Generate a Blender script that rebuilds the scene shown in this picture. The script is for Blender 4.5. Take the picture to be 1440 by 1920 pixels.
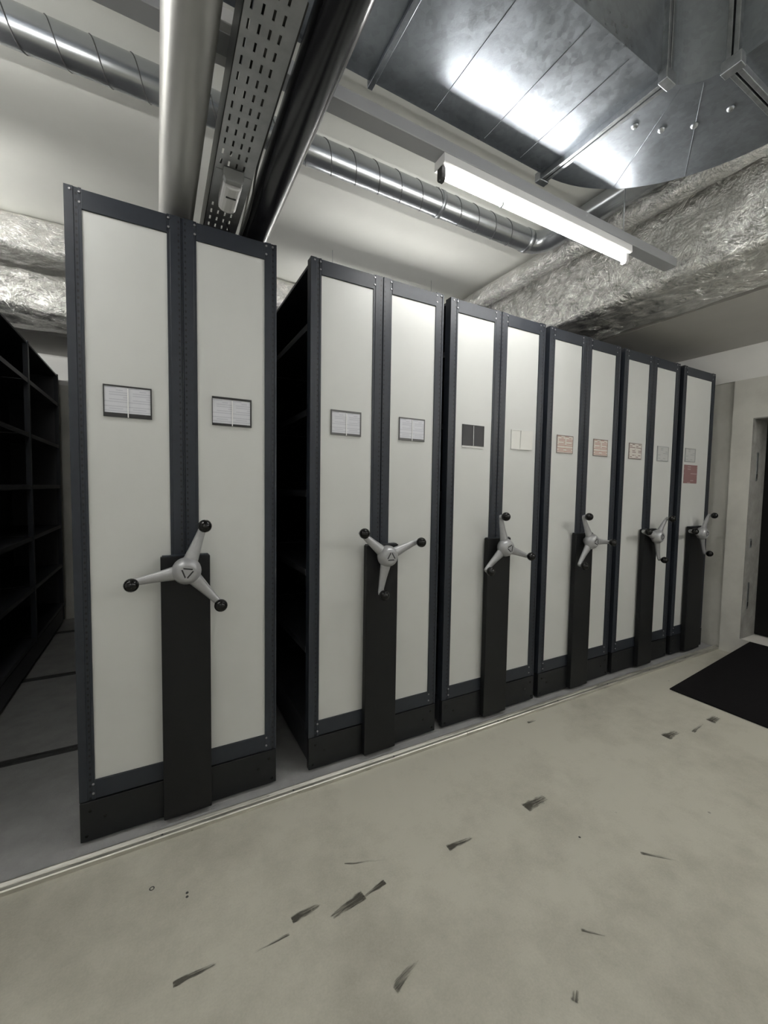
import bpy, bmesh, math, random
from mathutils import Vector, Matrix, noise

for o in list(bpy.data.objects):
    bpy.data.objects.remove(o, do_unlink=True)
scene = bpy.context.scene
COL = scene.collection
random.seed(7)
PI = math.pi

# ------------------------------------------------------------------ camera
FPX, YAW, PITCH, ROLL = 779.72, math.radians(28.631), math.radians(3.172), math.radians(-0.8906)
CAM = Vector((0.0, -1.951, 1.456))
fw = Vector((math.sin(YAW) * math.cos(PITCH), math.cos(YAW) * math.cos(PITCH), -math.sin(PITCH)))
rt = Vector((math.cos(YAW), -math.sin(YAW), 0))
dn = fw.cross(rt)
rt2 = rt * math.cos(ROLL) + dn * math.sin(ROLL)
dn2 = -rt * math.sin(ROLL) + dn * math.cos(ROLL)
cd = bpy.data.cameras.new('camera')
cd.sensor_fit = 'HORIZONTAL'
cd.sensor_width = 36.0
cd.lens = FPX / 1440.0 * 36.0
cd.clip_start = 0.02
cam = bpy.data.objects.new('camera', cd)
COL.objects.link(cam)
M = Matrix((rt2, -dn2, -fw)).transposed().to_4x4()
M.translation = CAM
cam.matrix_world = M
scene.camera = cam

# ------------------------------------------------------------------ world, exposure
w = bpy.data.worlds.new('world')
scene.world = w
w.use_nodes = True
w.node_tree.nodes['Background'].inputs[0].default_value = (0.8, 0.85, 0.9, 1)
w.node_tree.nodes['Background'].inputs[1].default_value = 0.0
vs = scene.view_settings
vs.view_transform = 'Standard'
vs.look = 'None'
vs.gamma = 1.0
vs.use_curve_mapping = False
vs.exposure = 0.98
TUBE_EMISSION = 62.0

# ------------------------------------------------------------------ materials
def new_mat(name):
    m = bpy.data.materials.new(name)
    m.use_nodes = True
    return m, m.node_tree.nodes, m.node_tree.links, m.node_tree.nodes['Principled BSDF']

def N(nodes, t, **kw):
    n = nodes.new(t)
    for k, v in kw.items():
        setattr(n, k, v)
    return n

def setin(n, **kw):
    for k, v in kw.items():
        n.inputs[k.replace('_', ' ')].default_value = v

def mat(name, col, rough=0.5, metal=0.0, var=0.0, scale=6.0, bump=0.0, bscale=80.0, spec=0.5, detail=4.0, rvar=0.0, aniso=None):
    """plain procedural paint or metal: colour varied by noise, fine bump"""
    m, nd, lk, b = new_mat(name)
    b.inputs['Roughness'].default_value = rough
    b.inputs['Metallic'].default_value = metal
    b.inputs['Specular IOR Level'].default_value = spec
    tc = N(nd, 'ShaderNodeTexCoord')
    mp = N(nd, 'ShaderNodeMapping')
    if aniso:
        mp.inputs['Scale'].default_value = aniso
    lk.new(tc.outputs['Object'], mp.inputs[0])
    n = N(nd, 'ShaderNodeTexNoise')
    setin(n, Scale=scale, Detail=detail, Roughness=0.6)
    lk.new(mp.outputs[0], n.inputs['Vector'])
    r = N(nd, 'ShaderNodeMapRange')
    setin(r, From_Min=0.3, From_Max=0.7, To_Min=1 - var, To_Max=1 + var)
    lk.new(n.outputs[0], r.inputs[0])
    mx = N(nd, 'ShaderNodeVectorMath', operation='SCALE')
    mx.inputs[0].default_value = col[:3]
    lk.new(r.outputs[0], mx.inputs['Scale'])
    lk.new(mx.outputs[0], b.inputs['Base Color'])
    if rvar:
        r2 = N(nd, 'ShaderNodeMapRange')
        setin(r2, From_Min=0.3, From_Max=0.7, To_Min=max(rough - rvar, 0.02), To_Max=rough + rvar)
        lk.new(n.outputs[0], r2.inputs[0])
        lk.new(r2.outputs[0], b.inputs['Roughness'])
    if bump:
        n2 = N(nd, 'ShaderNodeTexNoise')
        setin(n2, Scale=bscale, Detail=3.0)
        lk.new(mp.outputs[0], n2.inputs['Vector'])
        bp = N(nd, 'ShaderNodeBump')
        setin(bp, Strength=bump, Distance=0.01)
        lk.new(n2.outputs[0], bp.inputs['Height'])
        lk.new(bp.outputs[0], b.inputs['Normal'])
    return m

def galv_mat(name, col, rough=0.45, cell=22.0):
    """galvanised sheet: zinc spangle in patches"""
    m, nd, lk, b = new_mat(name)
    b.inputs['Metallic'].default_value = 0.82
    tc = N(nd, 'ShaderNodeTexCoord')
    v = N(nd, 'ShaderNodeTexVoronoi')
    setin(v, Scale=cell)
    lk.new(tc.outputs['Object'], v.inputs['Vector'])
    n = N(nd, 'ShaderNodeTexNoise')
    setin(n, Scale=3.0, Detail=8.0, Roughness=0.7)
    lk.new(tc.outputs['Object'], n.inputs['Vector'])
    bw = N(nd, 'ShaderNodeRGBToBW')
    lk.new(v.outputs['Color'], bw.inputs[0])
    a = N(nd, 'ShaderNodeMath', operation='MULTIPLY_ADD')
    a.inputs[1].default_value = 0.22
    lk.new(bw.outputs[0], a.inputs[0])
    lk.new(n.outputs[0], a.inputs[2])
    r = N(nd, 'ShaderNodeMapRange')
    setin(r, From_Min=0.35, From_Max=0.9, To_Min=0.68, To_Max=1.18)
    lk.new(a.outputs[0], r.inputs[0])
    mx = N(nd, 'ShaderNodeVectorMath', operation='SCALE')
    mx.inputs[0].default_value = col
    lk.new(r.outputs[0], mx.inputs['Scale'])
    lk.new(mx.outputs[0], b.inputs['Base Color'])
    r2 = N(nd, 'ShaderNodeMapRange')
    setin(r2, From_Min=0.35, From_Max=0.9, To_Min=rough - 0.1, To_Max=rough + 0.14)
    lk.new(a.outputs[0], r2.inputs[0])
    lk.new(r2.outputs[0], b.inputs['Roughness'])
    bp = N(nd, 'ShaderNodeBump')
    setin(bp, Strength=0.12, Distance=0.02)
    lk.new(n.outputs[0], bp.inputs['Height'])
    lk.new(bp.outputs[0], b.inputs['Normal'])
    return m

def foil_mat(name, col, rough=0.3):
    """crumpled aluminium foil facing"""
    m, nd, lk, b = new_mat(name)
    b.inputs['Metallic'].default_value = 0.9
    b.inputs['Base Color'].default_value = (*col, 1)
    b.inputs['Roughness'].default_value = rough
    tc = N(nd, 'ShaderNodeTexCoord')
    n = N(nd, 'ShaderNodeTexNoise')
    setin(n, Scale=9.0, Detail=6.0, Roughness=0.65, Distortion=1.2)
    lk.new(tc.outputs['Object'], n.inputs['Vector'])
    v = N(nd, 'ShaderNodeTexVoronoi', feature='DISTANCE_TO_EDGE')
    setin(v, Scale=14.0)
    nv = N(nd, 'ShaderNodeVectorMath', operation='MULTIPLY_ADD')
    nv.inputs[1].default_value = (0.35, 0.35, 0.35)
    lk.new(n.outputs['Color'], nv.inputs[0])
    lk.new(tc.outputs['Object'], nv.inputs[2])
    lk.new(nv.outputs[0], v.inputs['Vector'])
    b1 = N(nd, 'ShaderNodeBump')
    setin(b1, Strength=0.75, Distance=0.06)
    lk.new(n.outputs[0], b1.inputs['Height'])
    b2 = N(nd, 'ShaderNodeBump')
    setin(b2, Strength=0.35, Distance=0.02)
    lk.new(v.outputs['Distance'], b2.inputs['Height'])
    lk.new(b1.outputs[0], b2.inputs['Normal'])
    lk.new(b2.outputs[0], b.inputs['Normal'])
    return m

def post_mat(name, col, rough, offs):
    """painted steel post with punched slot columns at the given local x offsets"""
    m, nd, lk, b = new_mat(name)
    b.inputs['Roughness'].default_value = rough
    b.inputs['Specular IOR Level'].default_value = 0.35
    tc = N(nd, 'ShaderNodeTexCoord')
    sp = N(nd, 'ShaderNodeSeparateXYZ')
    lk.new(tc.outputs['Object'], sp.inputs[0])
    def mth(op, a, bb=None):
        q = N(nd, 'ShaderNodeMath', operation=op)
        for i, s in enumerate((a, bb)):
            if s is None:
                continue
            if isinstance(s, (int, float)):
                q.inputs[i].default_value = s
            else:
                lk.new(s, q.inputs[i])
        return q.outputs[0]
    zf = mth('FRACT', mth('DIVIDE', sp.outputs['Z'], 0.025))
    zm = mth('LESS_THAN', zf, 0.36)
    acc = None
    for o in offs:
        xm = mth('LESS_THAN', mth('ABSOLUTE', mth('SUBTRACT', sp.outputs['X'], o)), 0.0033)
        acc = xm if acc is None else mth('MAXIMUM', acc, xm)
    mask = mth('MULTIPLY', zm, acc)
    n = N(nd, 'ShaderNodeTexNoise')
    setin(n, Scale=30.0, Detail=3.0)
    lk.new(tc.outputs['Object'], n.inputs['Vector'])
    r = N(nd, 'ShaderNodeMapRange')
    setin(r, From_Min=0.3, From_Max=0.7, To_Min=0.9, To_Max=1.1)
    lk.new(n.outputs[0], r.inputs[0])
    sc = N(nd, 'ShaderNodeVectorMath', operation='SCALE')
    sc.inputs[0].default_value = col
    lk.new(r.outputs[0], sc.inputs['Scale'])
    mx = N(nd, 'ShaderNodeMix', data_type='RGBA')
    lk.new(mask, mx.inputs[0])
    lk.new(sc.outputs[0], mx.inputs[6])
    mx.inputs[7].default_value = (0.004, 0.004, 0.005, 1)
    lk.new(mx.outputs[2], b.inputs['Base Color'])
    return m

def paper_mat(name, base, ink, amount, rows=0.009, blot=0.0):
    """sheet printed with illegible rows of text"""
    m, nd, lk, b = new_mat(name)
    b.inputs['Roughness'].default_value = 0.6
    tc = N(nd, 'ShaderNodeTexCoord')
    sp = N(nd, 'ShaderNodeSeparateXYZ')
    lk.new(tc.outputs['Object'], sp.inputs[0])
    def mth(op, a, v):
        q = N(nd, 'ShaderNodeMath', operation=op)
        lk.new(a, q.inputs[0])
        q.inputs[1].default_value = v
        return q.outputs[0]
    zz = mth('DIVIDE', sp.outputs['Z'], rows)
    line = mth('LESS_THAN', mth('FRACT', zz, 0), 0.42)
    cx = N(nd, 'ShaderNodeCombineXYZ')
    lk.new(mth('FLOOR', mth('DIVIDE', sp.outputs['X'], rows * 2.6), 0), cx.inputs[0])
    lk.new(mth('FLOOR', zz, 0), cx.inputs[1])
    wn = N(nd, 'ShaderNodeTexWhiteNoise', noise_dimensions='2D')
    lk.new(cx.outputs[0], wn.inputs['Vector'])
    mu = N(nd, 'ShaderNodeMath', operation='MULTIPLY')
    lk.new(line, mu.inputs[0])
    lk.new(mth('GREATER_THAN', wn.outputs['Value'], 1 - amount), mu.inputs[1])
    mx = N(nd, 'ShaderNodeMix', data_type='RGBA')
    lk.new(mu.outputs[0], mx.inputs[0])
    mx.inputs[6].default_value = (*base, 1)
    mx.inputs[7].default_value = (*ink, 1)
    lk.new(mx.outputs[2], b.inputs['Base Color'])
    return m

def floor_mat():
    m, nd, lk, b = new_mat('concrete floor')
    b.inputs['Roughness'].default_value = 0.55
    tc = N(nd, 'ShaderNodeTexCoord')
    def noi(s, d, ro=0.6):
        n = N(nd, 'ShaderNodeTexNoise')
        setin(n, Scale=s, Detail=d, Roughness=ro)
        lk.new(tc.outputs['Object'], n.inputs['Vector'])
        return n
    n1, n2, n3 = noi(1.1, 6), noi(7.0, 8, 0.7), noi(140, 3)
    a = N(nd, 'ShaderNodeMath', operation='MULTIPLY_ADD')
    a.inputs[1].default_value = 0.6
    lk.new(n2.outputs[0], a.inputs[0])
    lk.new(n1.outputs[0], a.inputs[2])
    a2 = N(nd, 'ShaderNodeMath', operation='MULTIPLY_ADD')
    a2.inputs[1].default_value = 0.25
    lk.new(n3.outputs[0], a2.inputs[0])
    lk.new(a.outputs[0], a2.inputs[2])
    cr = N(nd, 'ShaderNodeValToRGB')
    cr.color_ramp.elements[0].position = 0.55
    cr.color_ramp.elements[0].color = (0.30, 0.287, 0.237, 1)
    cr.color_ramp.elements[1].position = 1.2
    cr.color_ramp.elements[1].color = (0.50, 0.485, 0.415, 1)
    lk.new(a2.outputs[0], cr.inputs[0])
    # small dark specks of dirt
    v = N(nd, 'ShaderNodeTexVoronoi')
    setin(v, Scale=5.0, Randomness=1.0)
    lk.new(tc.outputs['Object'], v.inputs['Vector'])
    sp = N(nd, 'ShaderNodeMapRange')
    setin(sp, From_Min=0.022, From_Max=0.04, To_Min=0.55, To_Max=1.0)
    lk.new(v.outputs['Distance'], sp.inputs[0])
    mx = N(nd, 'ShaderNodeVectorMath', operation='SCALE')
    lk.new(cr.outputs[0], mx.inputs[0])
    lk.new(sp.outputs[0], mx.inputs['Scale'])
    lk.new(mx.outputs[0], b.inputs['Base Color'])
    bp = N(nd, 'ShaderNodeBump')
    setin(bp, Strength=0.08, Distance=0.01)
    lk.new(a2.outputs[0], bp.inputs['Height'])
    lk.new(bp.outputs[0], b.inputs['Normal'])
    return m

def scuff_mat(name, col, dens, sx):
    m, nd, lk, b = new_mat(name)
    b.inputs['Base Color'].default_value = (*col, 1)
    b.inputs['Roughness'].default_value = 0.7
    tc = N(nd, 'ShaderNodeTexCoord')
    mp = N(nd, 'ShaderNodeMapping')
    mp.inputs['Scale'].default_value = (sx, 150, 1)
    lk.new(tc.outputs['Object'], mp.inputs[0])
    n = N(nd, 'ShaderNodeTexNoise')
    setin(n, Scale=1.0, Detail=5.0, Roughness=0.65)
    lk.new(mp.outputs[0], n.inputs['Vector'])
    at = N(nd, 'ShaderNodeAttribute', attribute_name='fade')
    a = N(nd, 'ShaderNodeMath', operation='ADD')
    lk.new(n.outputs[0], a.inputs[0])
    lk.new(at.outputs['Fac'], a.inputs[1])
    r = N(nd, 'ShaderNodeMapRange')
    setin(r, From_Min=1.0 - dens, From_Max=1.33 - dens, To_Min=0.0, To_Max=0.9)
    lk.new(a.outputs[0], r.inputs[0])
    lk.new(r.outputs[0], b.inputs['Alpha'])
    return m

def emit_mat(name, col, s):
    m, nd, lk, b = new_mat(name)
    b.inputs['Base Color'].default_value = (0.9, 0.9, 0.9, 1)
    b.inputs['Emission Color'].default_value = (*col, 1)
    b.inputs['Emission Strength'].default_value = s
    return m

DK = (0.020, 0.024, 0.032)
MAT = {
    'frame': mat('anthracite painted steel', DK, 0.45, var=0.08, scale=40, bump=0.02, bscale=300, spec=0.35),
    'post1': post_mat('anthracite slotted post', DK, 0.42, (0.010,)),
    'postc': post_mat('anthracite slotted middle post', DK, 0.42, (-0.012, 0.012)),
    'column': mat('black grey steel cover', (0.006, 0.0065, 0.0075), 0.5, var=0.06, scale=30, bump=0.02, bscale=250, spec=0.3),
    'shelf': mat('dark shelf steel', (0.042, 0.044, 0.051), 0.45, var=0.08, scale=20),
    'panel': mat('white laminate panel', (0.545, 0.555, 0.54), 0.42, var=0.025, scale=3),
    'wheel': mat('silver grey cast metal paint', (0.36, 0.365, 0.375), 0.32, metal=0.35, var=0.05, scale=60, bump=0.03, bscale=250),
    'knob': mat('black glossy plastic', (0.004, 0.004, 0.004), 0.10, var=0.05, spec=0.35),
    'emblem': mat('dark engraved emblem', (0.02, 0.02, 0.022), 0.5),
    'screw': mat('zinc screw', (0.30, 0.30, 0.31), 0.35, metal=0.8),
    'holder': mat('black plastic card holder', (0.012, 0.012, 0.013), 0.4, var=0.1),
    'holder_grey': mat('grey plastic card holder', (0.33, 0.34, 0.34), 0.45, var=0.06),
    'holder_white': mat('off white card holder', (0.62, 0.62, 0.60), 0.45, var=0.03),
    'divider': mat('clear plastic strip', (0.85, 0.85, 0.85), 0.3),
    'paper': paper_mat('white printed sheet', (0.58, 0.59, 0.63), (0.46, 0.47, 0.52), 0.6, rows=0.009),
    'paper_blank': mat('blank off white sheet', (0.66, 0.66, 0.63), 0.6, var=0.03),
    'paper_black': mat('black blank sheet', (0.02, 0.02, 0.022), 0.5, var=0.15),
    'paper_red': paper_mat('sheet with red print', (0.56, 0.52, 0.47), (0.34, 0.16, 0.13), 0.6, rows=0.010),
    'paper_dark': paper_mat('sheet with dark print', (0.56, 0.53, 0.49), (0.16, 0.10, 0.095), 0.5, rows=0.012),
    'paper_pink': paper_mat('dusky pink sheet', (0.23, 0.125, 0.122), (0.36, 0.27, 0.26), 0.35, rows=0.02),
    'paper_grey': paper_mat('grey sheet', (0.45, 0.46, 0.45), (0.33, 0.34, 0.34), 0.4, rows=0.014),
    'floor': floor_mat(),
    'deck': mat('grey track deck screed', (0.30, 0.30, 0.30), 0.7, var=0.12, scale=9, bump=0.1, bscale=120),
    'rail': mat('aluminium floor rail', (0.56, 0.55, 0.50), 0.36, metal=0.75, var=0.22, scale=14, aniso=(0.4, 3, 3), rvar=0.1),
    'railsteel': mat('dark steel rail', (0.10, 0.10, 0.10), 0.45, metal=0.6, var=0.2, scale=20),
    'ceiling': mat('white painted ceiling', (0.87, 0.87, 0.82), 0.8, var=0.03, scale=2.0, bump=0.05, bscale=60),
    'soffit': mat('grey painted soffit', (0.50, 0.49, 0.47), 0.8, var=0.04, scale=3.0, bump=0.05, bscale=60),
    'wall_white': mat('white wall paint', (0.84, 0.835, 0.81), 0.8, var=0.03, scale=2.5, bump=0.05, bscale=70),
    'wall_grey': mat('light grey plaster wall', (0.64, 0.63, 0.585), 0.75, var=0.10, scale=3.5, bump=0.12, bscale=50),
    'concrete': mat('raw grey concrete', (0.26, 0.255, 0.24), 0.8, var=0.22, scale=9, bump=0.3, bscale=60),
    'mat': mat('black ribbed rubber', (0.005, 0.0045, 0.005), 0.85, var=0.2, scale=60, bump=0.15, bscale=200, spec=0.15),
    'door': mat('black door paint', (0.004, 0.004, 0.004), 0.5, var=0.1, spec=0.2),
    'galv': galv_mat('galvanised duct sheet', (0.30, 0.325, 0.36), 0.34, 55.0),
    'galv2': mat('galvanised round duct', (0.46, 0.48, 0.50), 0.27, metal=0.9, var=0.08, scale=5),
    'galv_edge': mat('galvanised flange', (0.40, 0.42, 0.44), 0.35, metal=0.9, var=0.2, scale=30),
    'foil': foil_mat('aluminium foil insulation', (0.78, 0.775, 0.75), 0.2),
    'jacket': mat('grey metal pipe jacket', (0.50, 0.50, 0.485), 0.42, metal=0.7, var=0.06, scale=4),
    'blackpipe': mat('black glossy pipe', (0.014, 0.014, 0.018), 0.24, var=0.05, scale=6),
    'tray': mat('galvanised cable tray', (0.42, 0.43, 0.44), 0.42, metal=0.75, var=0.12, scale=18),
    'lampbody': mat('white lamp sheet metal', (0.80, 0.80, 0.80), 0.4, var=0.02),
    'trunk': mat('grey painted lamp trunking', (0.38, 0.39, 0.41), 0.45, var=0.03, scale=4),
    'blackplastic': mat('black plastic', (0.01, 0.01, 0.01), 0.4),
    'whiteplastic': mat('light grey plastic', (0.52, 0.52, 0.52), 0.4, var=0.03),
    'greyplastic': mat('mid grey plastic', (0.24, 0.245, 0.25), 0.4, var=0.05),
    'cable': mat('dark grey cable', (0.04, 0.04, 0.038), 0.5, var=0.2),
    'cable_light': mat('pale grey cable', (0.38, 0.38, 0.36), 0.5, var=0.1),
    'tube': emit_mat('lit fluorescent tube', (1.0, 0.99, 0.955), TUBE_EMISSION),
    'fill_tube_low': emit_mat('low added fill tube', (1.0, 0.99, 0.955), TUBE_EMISSION * 0.70),
    'fill_tube_dim': emit_mat('dim added fill tube', (1.0, 0.99, 0.955), TUBE_EMISSION * 0.42),
    'fill_tube_left': emit_mat('bright added fill tube', (1.0, 0.99, 0.955), TUBE_EMISSION * 3.0),
    'tube_high': emit_mat('high power fluorescent tube', (1.0, 0.99, 0.955), TUBE_EMISSION * 1.6),
    'scuff': scuff_mat('dark tape residue', (0.075, 0.070, 0.056), 0.58, 14.0),
    'scuff_light': scuff_mat('faint scuff', (0.10, 0.095, 0.08), 0.47, 9.0),
}

# ------------------------------------------------------------------ mesh helpers
def add_box(bm, x0, x1, y0, y1, z0, z1):
    vs_ = [bm.verts.new((x, y, z)) for x in (x0, x1) for y in (y0, y1) for z in (z0, z1)]
    for f in ((0, 1, 3, 2), (4, 6, 7, 5), (0, 4, 5, 1), (2, 3, 7, 6), (0, 2, 6, 4), (1, 5, 7, 3)):
        bm.faces.new([vs_[i] for i in f])

def add_prism(bm, poly, axis, a0, a1):
    """extrude a closed 2-D polygon along axis 'x','y' or 'z'"""
    def pt(u, v, a):
        return (a, u, v) if axis == 'x' else ((u, a, v) if axis == 'y' else (u, v, a))
    A = [bm.verts.new(pt(u, v, a0)) for u, v in poly]
    B = [bm.verts.new(pt(u, v, a1)) for u, v in poly]
    n = len(poly)
    for i in range(n):
        bm.faces.new((A[i], A[(i + 1) % n], B[(i + 1) % n], B[i]))
    bm.faces.new(A[::-1])
    bm.faces.new(B)

def add_tube(bm, pts, radii, seg=12, caps=True):
    rings = []
    up0 = None
    for i, p in enumerate(pts):
        p = Vector(p)
        d = (Vector(pts[min(i + 1, len(pts) - 1)]) - Vector(pts[max(i - 1, 0)])).normalized()
        if up0 is None:
            up0 = Vector((0, 0, 1)) if abs(d.z) < 0.9 else Vector((1, 0, 0))
        s = d.cross(up0).normalized()
        u = s.cross(d).normalized()
        up0 = u
        r = radii[i] if hasattr(radii, '__len__') else radii
        rings.append([bm.verts.new(p + (s * math.cos(2 * PI * k / seg) + u * math.sin(2 * PI * k / seg)) * r) for k in range(seg)])
    for a, b in zip(rings, rings[1:]):
        for k in range(seg):
            f = bm.faces.new((a[k], a[(k + 1) % seg], b[(k + 1) % seg], b[k]))
            f.smooth = True
    if caps:
        bm.faces.new(rings[0][::-1])
        bm.faces.new(rings[-1])

def add_lathe(bm, prof, c, axis='y', seg=20):
    """prof: (radius, offset along axis) pairs; revolve about axis through c"""
    rings = []
    for r, t in prof:
        ring = []
        for k in range(seg):
            a = 2 * PI * k / seg
            u, v = r * math.cos(a), r * math.sin(a)
            p = (u, t, v) if axis == 'y' else ((t, u, v) if axis == 'x' else (u, v, t))
            ring.append(bm.verts.new(Vector(c) + Vector(p)))
        rings.append(ring)
    for a, b in zip(rings, rings[1:]):
        for k in range(seg):
            f = bm.faces.new((a[k], a[(k + 1) % seg], b[(k + 1) % seg], b[k]))
            f.smooth = True
    bm.faces.new(rings[0][::-1])
    bm.faces.new(rings[-1])

def mesh(name, bm):
    bmesh.ops.recalc_face_normals(bm, faces=bm.faces[:])
    me = bpy.data.meshes.new(name)
    bm.to_mesh(me)
    bm.free()
    return me

def link(name, me, m, parent=None, loc=(0, 0, 0), bevel=0.0):
    o = bpy.data.objects.new(name, me)
    COL.objects.link(o)
    if m is not None and not me.materials:
        me.materials.append(MAT[m] if isinstance(m, str) else m)
    o.parent = parent
    o.location = loc
    if bevel:
        bv = o.modifiers.new('bevel', 'BEVEL')
        bv.width = bevel
        bv.segments = 2
        bv.limit_method = 'ANGLE'
    return o

def build(name, bm, m, parent=None, loc=(0, 0, 0), bevel=0.0):
    return link(name, mesh(name, bm), m, parent, loc, bevel)

def boxobj(name, ext, m, parent=None, bevel=0.0, centre=True):
    """box from world/local extents, origin at its centre"""
    x0, x1, y0, y1, z0, z1 = ext
    c = Vector(((x0 + x1) / 2, (y0 + y1) / 2, (z0 + z1) / 2))
    bm = bmesh.new()
    add_box(bm, x0 - c.x, x1 - c.x, y0 - c.y, y1 - c.y, z0 - c.z, z1 - c.z)
    return build(name, bm, m, parent, c, bevel)

def tag(o, label=None, cat=None, group=None, kind=None):
    if label: o['label'] = label
    if cat: o['category'] = cat
    if group: o['group'] = group
    if kind: o['kind'] = kind
    return o

def empty(name, loc, label=None, cat=None, group=None):
    o = bpy.data.objects.new(name, None)
    COL.objects.link(o)
    o.location = loc
    o.empty_display_size = 0.1
    return tag(o, label, cat, group)

# ------------------------------------------------------------------ the room
XL, XR, YF, YB, ZC = -3.0, 4.62, -3.1, 3.5, 3.40
ZBAND, ZSOF = 2.48, 2.775

floor = boxobj('floor', (XL, XR, YF, YB, -0.1, 0.0), 'floor')
tag(floor, kind='structure')
deck = boxobj('floor_track_deck', (XL, XR, -0.058, YB, 0.0, 0.018), 'deck')
tag(deck, kind='structure')
tag(boxobj('ceiling', (XL - 0.2, XR + 0.7, YF - 0.2, YB + 0.2, ZC, ZC + 0.12), 'ceiling'), kind='structure')
tag(boxobj('wall_left', (XL - 0.15, XL, YF, YB, -0.1, ZC), 'wall_white'), kind='structure')
tag(boxobj('wall_front', (XL - 0.15, XR + 0.6, YF - 0.15, YF, -0.1, ZC), 'wall_white'), kind='structure')

def two_tone(name, boxes_low, boxes_up):
    bm = bmesh.new()
    for b in boxes_low:
        add_box(bm, *b)
    n = len(bm.faces)
    for b in boxes_up:
        add_box(bm, *b)
    bm.faces.ensure_lookup_table()
    for i, f in enumerate(bm.faces):
        f.material_index = 0 if i < n else 1
    me = mesh(name, bm)
    me.materials.append(MAT['wall_grey'])
    me.materials.append(MAT['wall_white'])
    return tag(link(name, me, None), kind='structure')

DY0, DY1, DZ0, DZ1 = -1.25, -0.25, 0.15, 2.13
two_tone('wall_right',
         [(4.65, XR + 0.30, -0.10, YB, -0.1, ZBAND), (XR, XR + 0.30, DY1, -0.10, -0.1, ZBAND),
          (XR, XR + 0.30, DY0, DY1, DZ1, ZBAND), (XR, XR + 0.30, DY0, DY1, -0.1, DZ0),
          (XR, XR + 0.30, YF, DY0, -0.1, ZBAND)],
         [(XR, XR + 0.30, YF, YB, ZBAND, ZC)])
two_tone('wall_back', [(XL, 4.95, YB, YB + 0.15, -0.1, ZBAND)], [(XL, 4.95, YB, YB + 0.15, ZBAND, ZC)])
tag(boxobj('ceiling_soffit_right', (3.435, XR, YF, YB, ZSOF, ZC), 'soffit'), kind='structure')
tag(boxobj('ceiling_soffit_back', (XL, 3.435, 2.80, YB, ZSOF, ZC), 'soffit'), kind='structure')

# doorway: raw reveal, strike plates, black door
door = empty('door_1', (4.8, -0.75, DZ0))
tag(door, 'black door set back in a raised doorway of the right wall', 'door', kind='structure')
def dpart(name, ext, m, bevel=0.0, par=None):
    o = boxobj(name, ext, m, None, bevel)
    o.parent = par or door
    o.location = o.location - Vector((4.8, -0.75, DZ0))
    return o
dpart('door_leaf', (4.885, 4.918, DY0 + 0.006, DY1 - 0.010, DZ0 + 0.01, DZ1 - 0.015), 'door', 0.002)
dpart('reveal', (XR + 0.004, 4.918, DY1 - 0.010, DY1, DZ0, DZ1), 'concrete')
dpart('reveal', (XR + 0.004, 4.918, DY0, DY0 + 0.010, DZ0, DZ1), 'concrete')
dpart('lintel', (XR + 0.004, 4.918, DY0 + 0.010, DY1 - 0.010, DZ1 - 0.010, DZ1), 'concrete')
for z0, z1, x0 in ((1.58, 1.83, 4.71), (0.98, 1.06, 4.68), (0.42, 0.66, 4.69)):
    dpart('strike_plate', (x0, x0 + 0.028, DY1 - 0.014, DY1 - 0.010, z0, z1), 'galv_edge', 0.001)
    dpart('latch_slot', (x0 + 0.006, x0 + 0.022, DY1 - 0.0155, DY1 - 0.014, z0 + 0.02, z0 + 0.06), 'blackplastic')

# ramp mat in front of the doorway
rp = [(3.325, 0.004), (3.325, 0.012), (4.612, 0.155), (4.612, 0.004)]
bm = bmesh.new()
add_prism(bm, [(x, z) for x, z in rp], 'y', -1.12, -0.33)
ramp = build('ramp', bm, 'mat', None, (0, 0, 0), 0.003)
tag(ramp, 'black rubber ramp leading up to the doorway at right', 'ramp')
ramp.location.z = -0.003

# floor rails
RAILPROF = [(-0.100, 0.0), (-0.100, 0.016), (-0.096, 0.020), (-0.082, 0.021), (-0.080, 0.024), (-0.070, 0.0285), (-0.064, 0.0285), (-0.060, 0.024), (-0.058, 0.024), (-0.058, 0.0)]
for x0, x1, lab in ((XL, 1.598, 'aluminium edge rail on the floor before the nearest shelving units'),
                    (1.601, 4.66, 'aluminium edge rail on the floor before the far shelving units')):
    bm = bmesh.new()
    add_prism(bm, RAILPROF, 'x', x0 - (x0 + x1) / 2, x1 - (x0 + x1) / 2)
    r = build('floor_rail', bm, 'rail', None, ((x0 + x1) / 2, 0, 0))
    tag(r, lab, 'rail', 'aluminium front rails')
    n = int((x1 - x0) / 0.55)
    for i in range(n):
        bm = bmesh.new()
        add_lathe(bm, [(0.0045, 0.0), (0.0045, 0.002), (0.0025, 0.0028)], (0, 0, 0), 'z', 10)
        build('rail_screw', bm, 'railsteel', r, (x0 + 0.25 + 0.55 * i - (x0 + x1) / 2, -0.089, 0.0203))
for yr, lab in ((0.745, 'dark steel track rail crossing the aisle nearest the front'), (1.86, 'dark steel track rail crossing the middle of the aisle'),
                (2.98, 'dark steel track rail crossing the aisle by the back wall')):
    bm = bmesh.new()
    add_box(bm, XL, 4.6, yr, yr + 0.018, 0.018, 0.024)
    add_box(bm, XL, 4.6, yr + 0.034, yr + 0.052, 0.018, 0.024)
    add_box(bm, XL, 4.6, yr + 0.018, yr + 0.034, 0.018, 0.0195)
    tag(build('track_rail', bm, 'railsteel'), lab, 'rail', 'steel track rails')

# ------------------------------------------------------------------ mobile shelving
H, DEP, ZB = 2.55, 3.33, 0.032
LEVELS = [0.225, 0.63, 1.03, 1.43, 1.83, 2.245]
PZ0, PZ1 = 0.275, 2.475
SH = {}     # shared meshes

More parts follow.
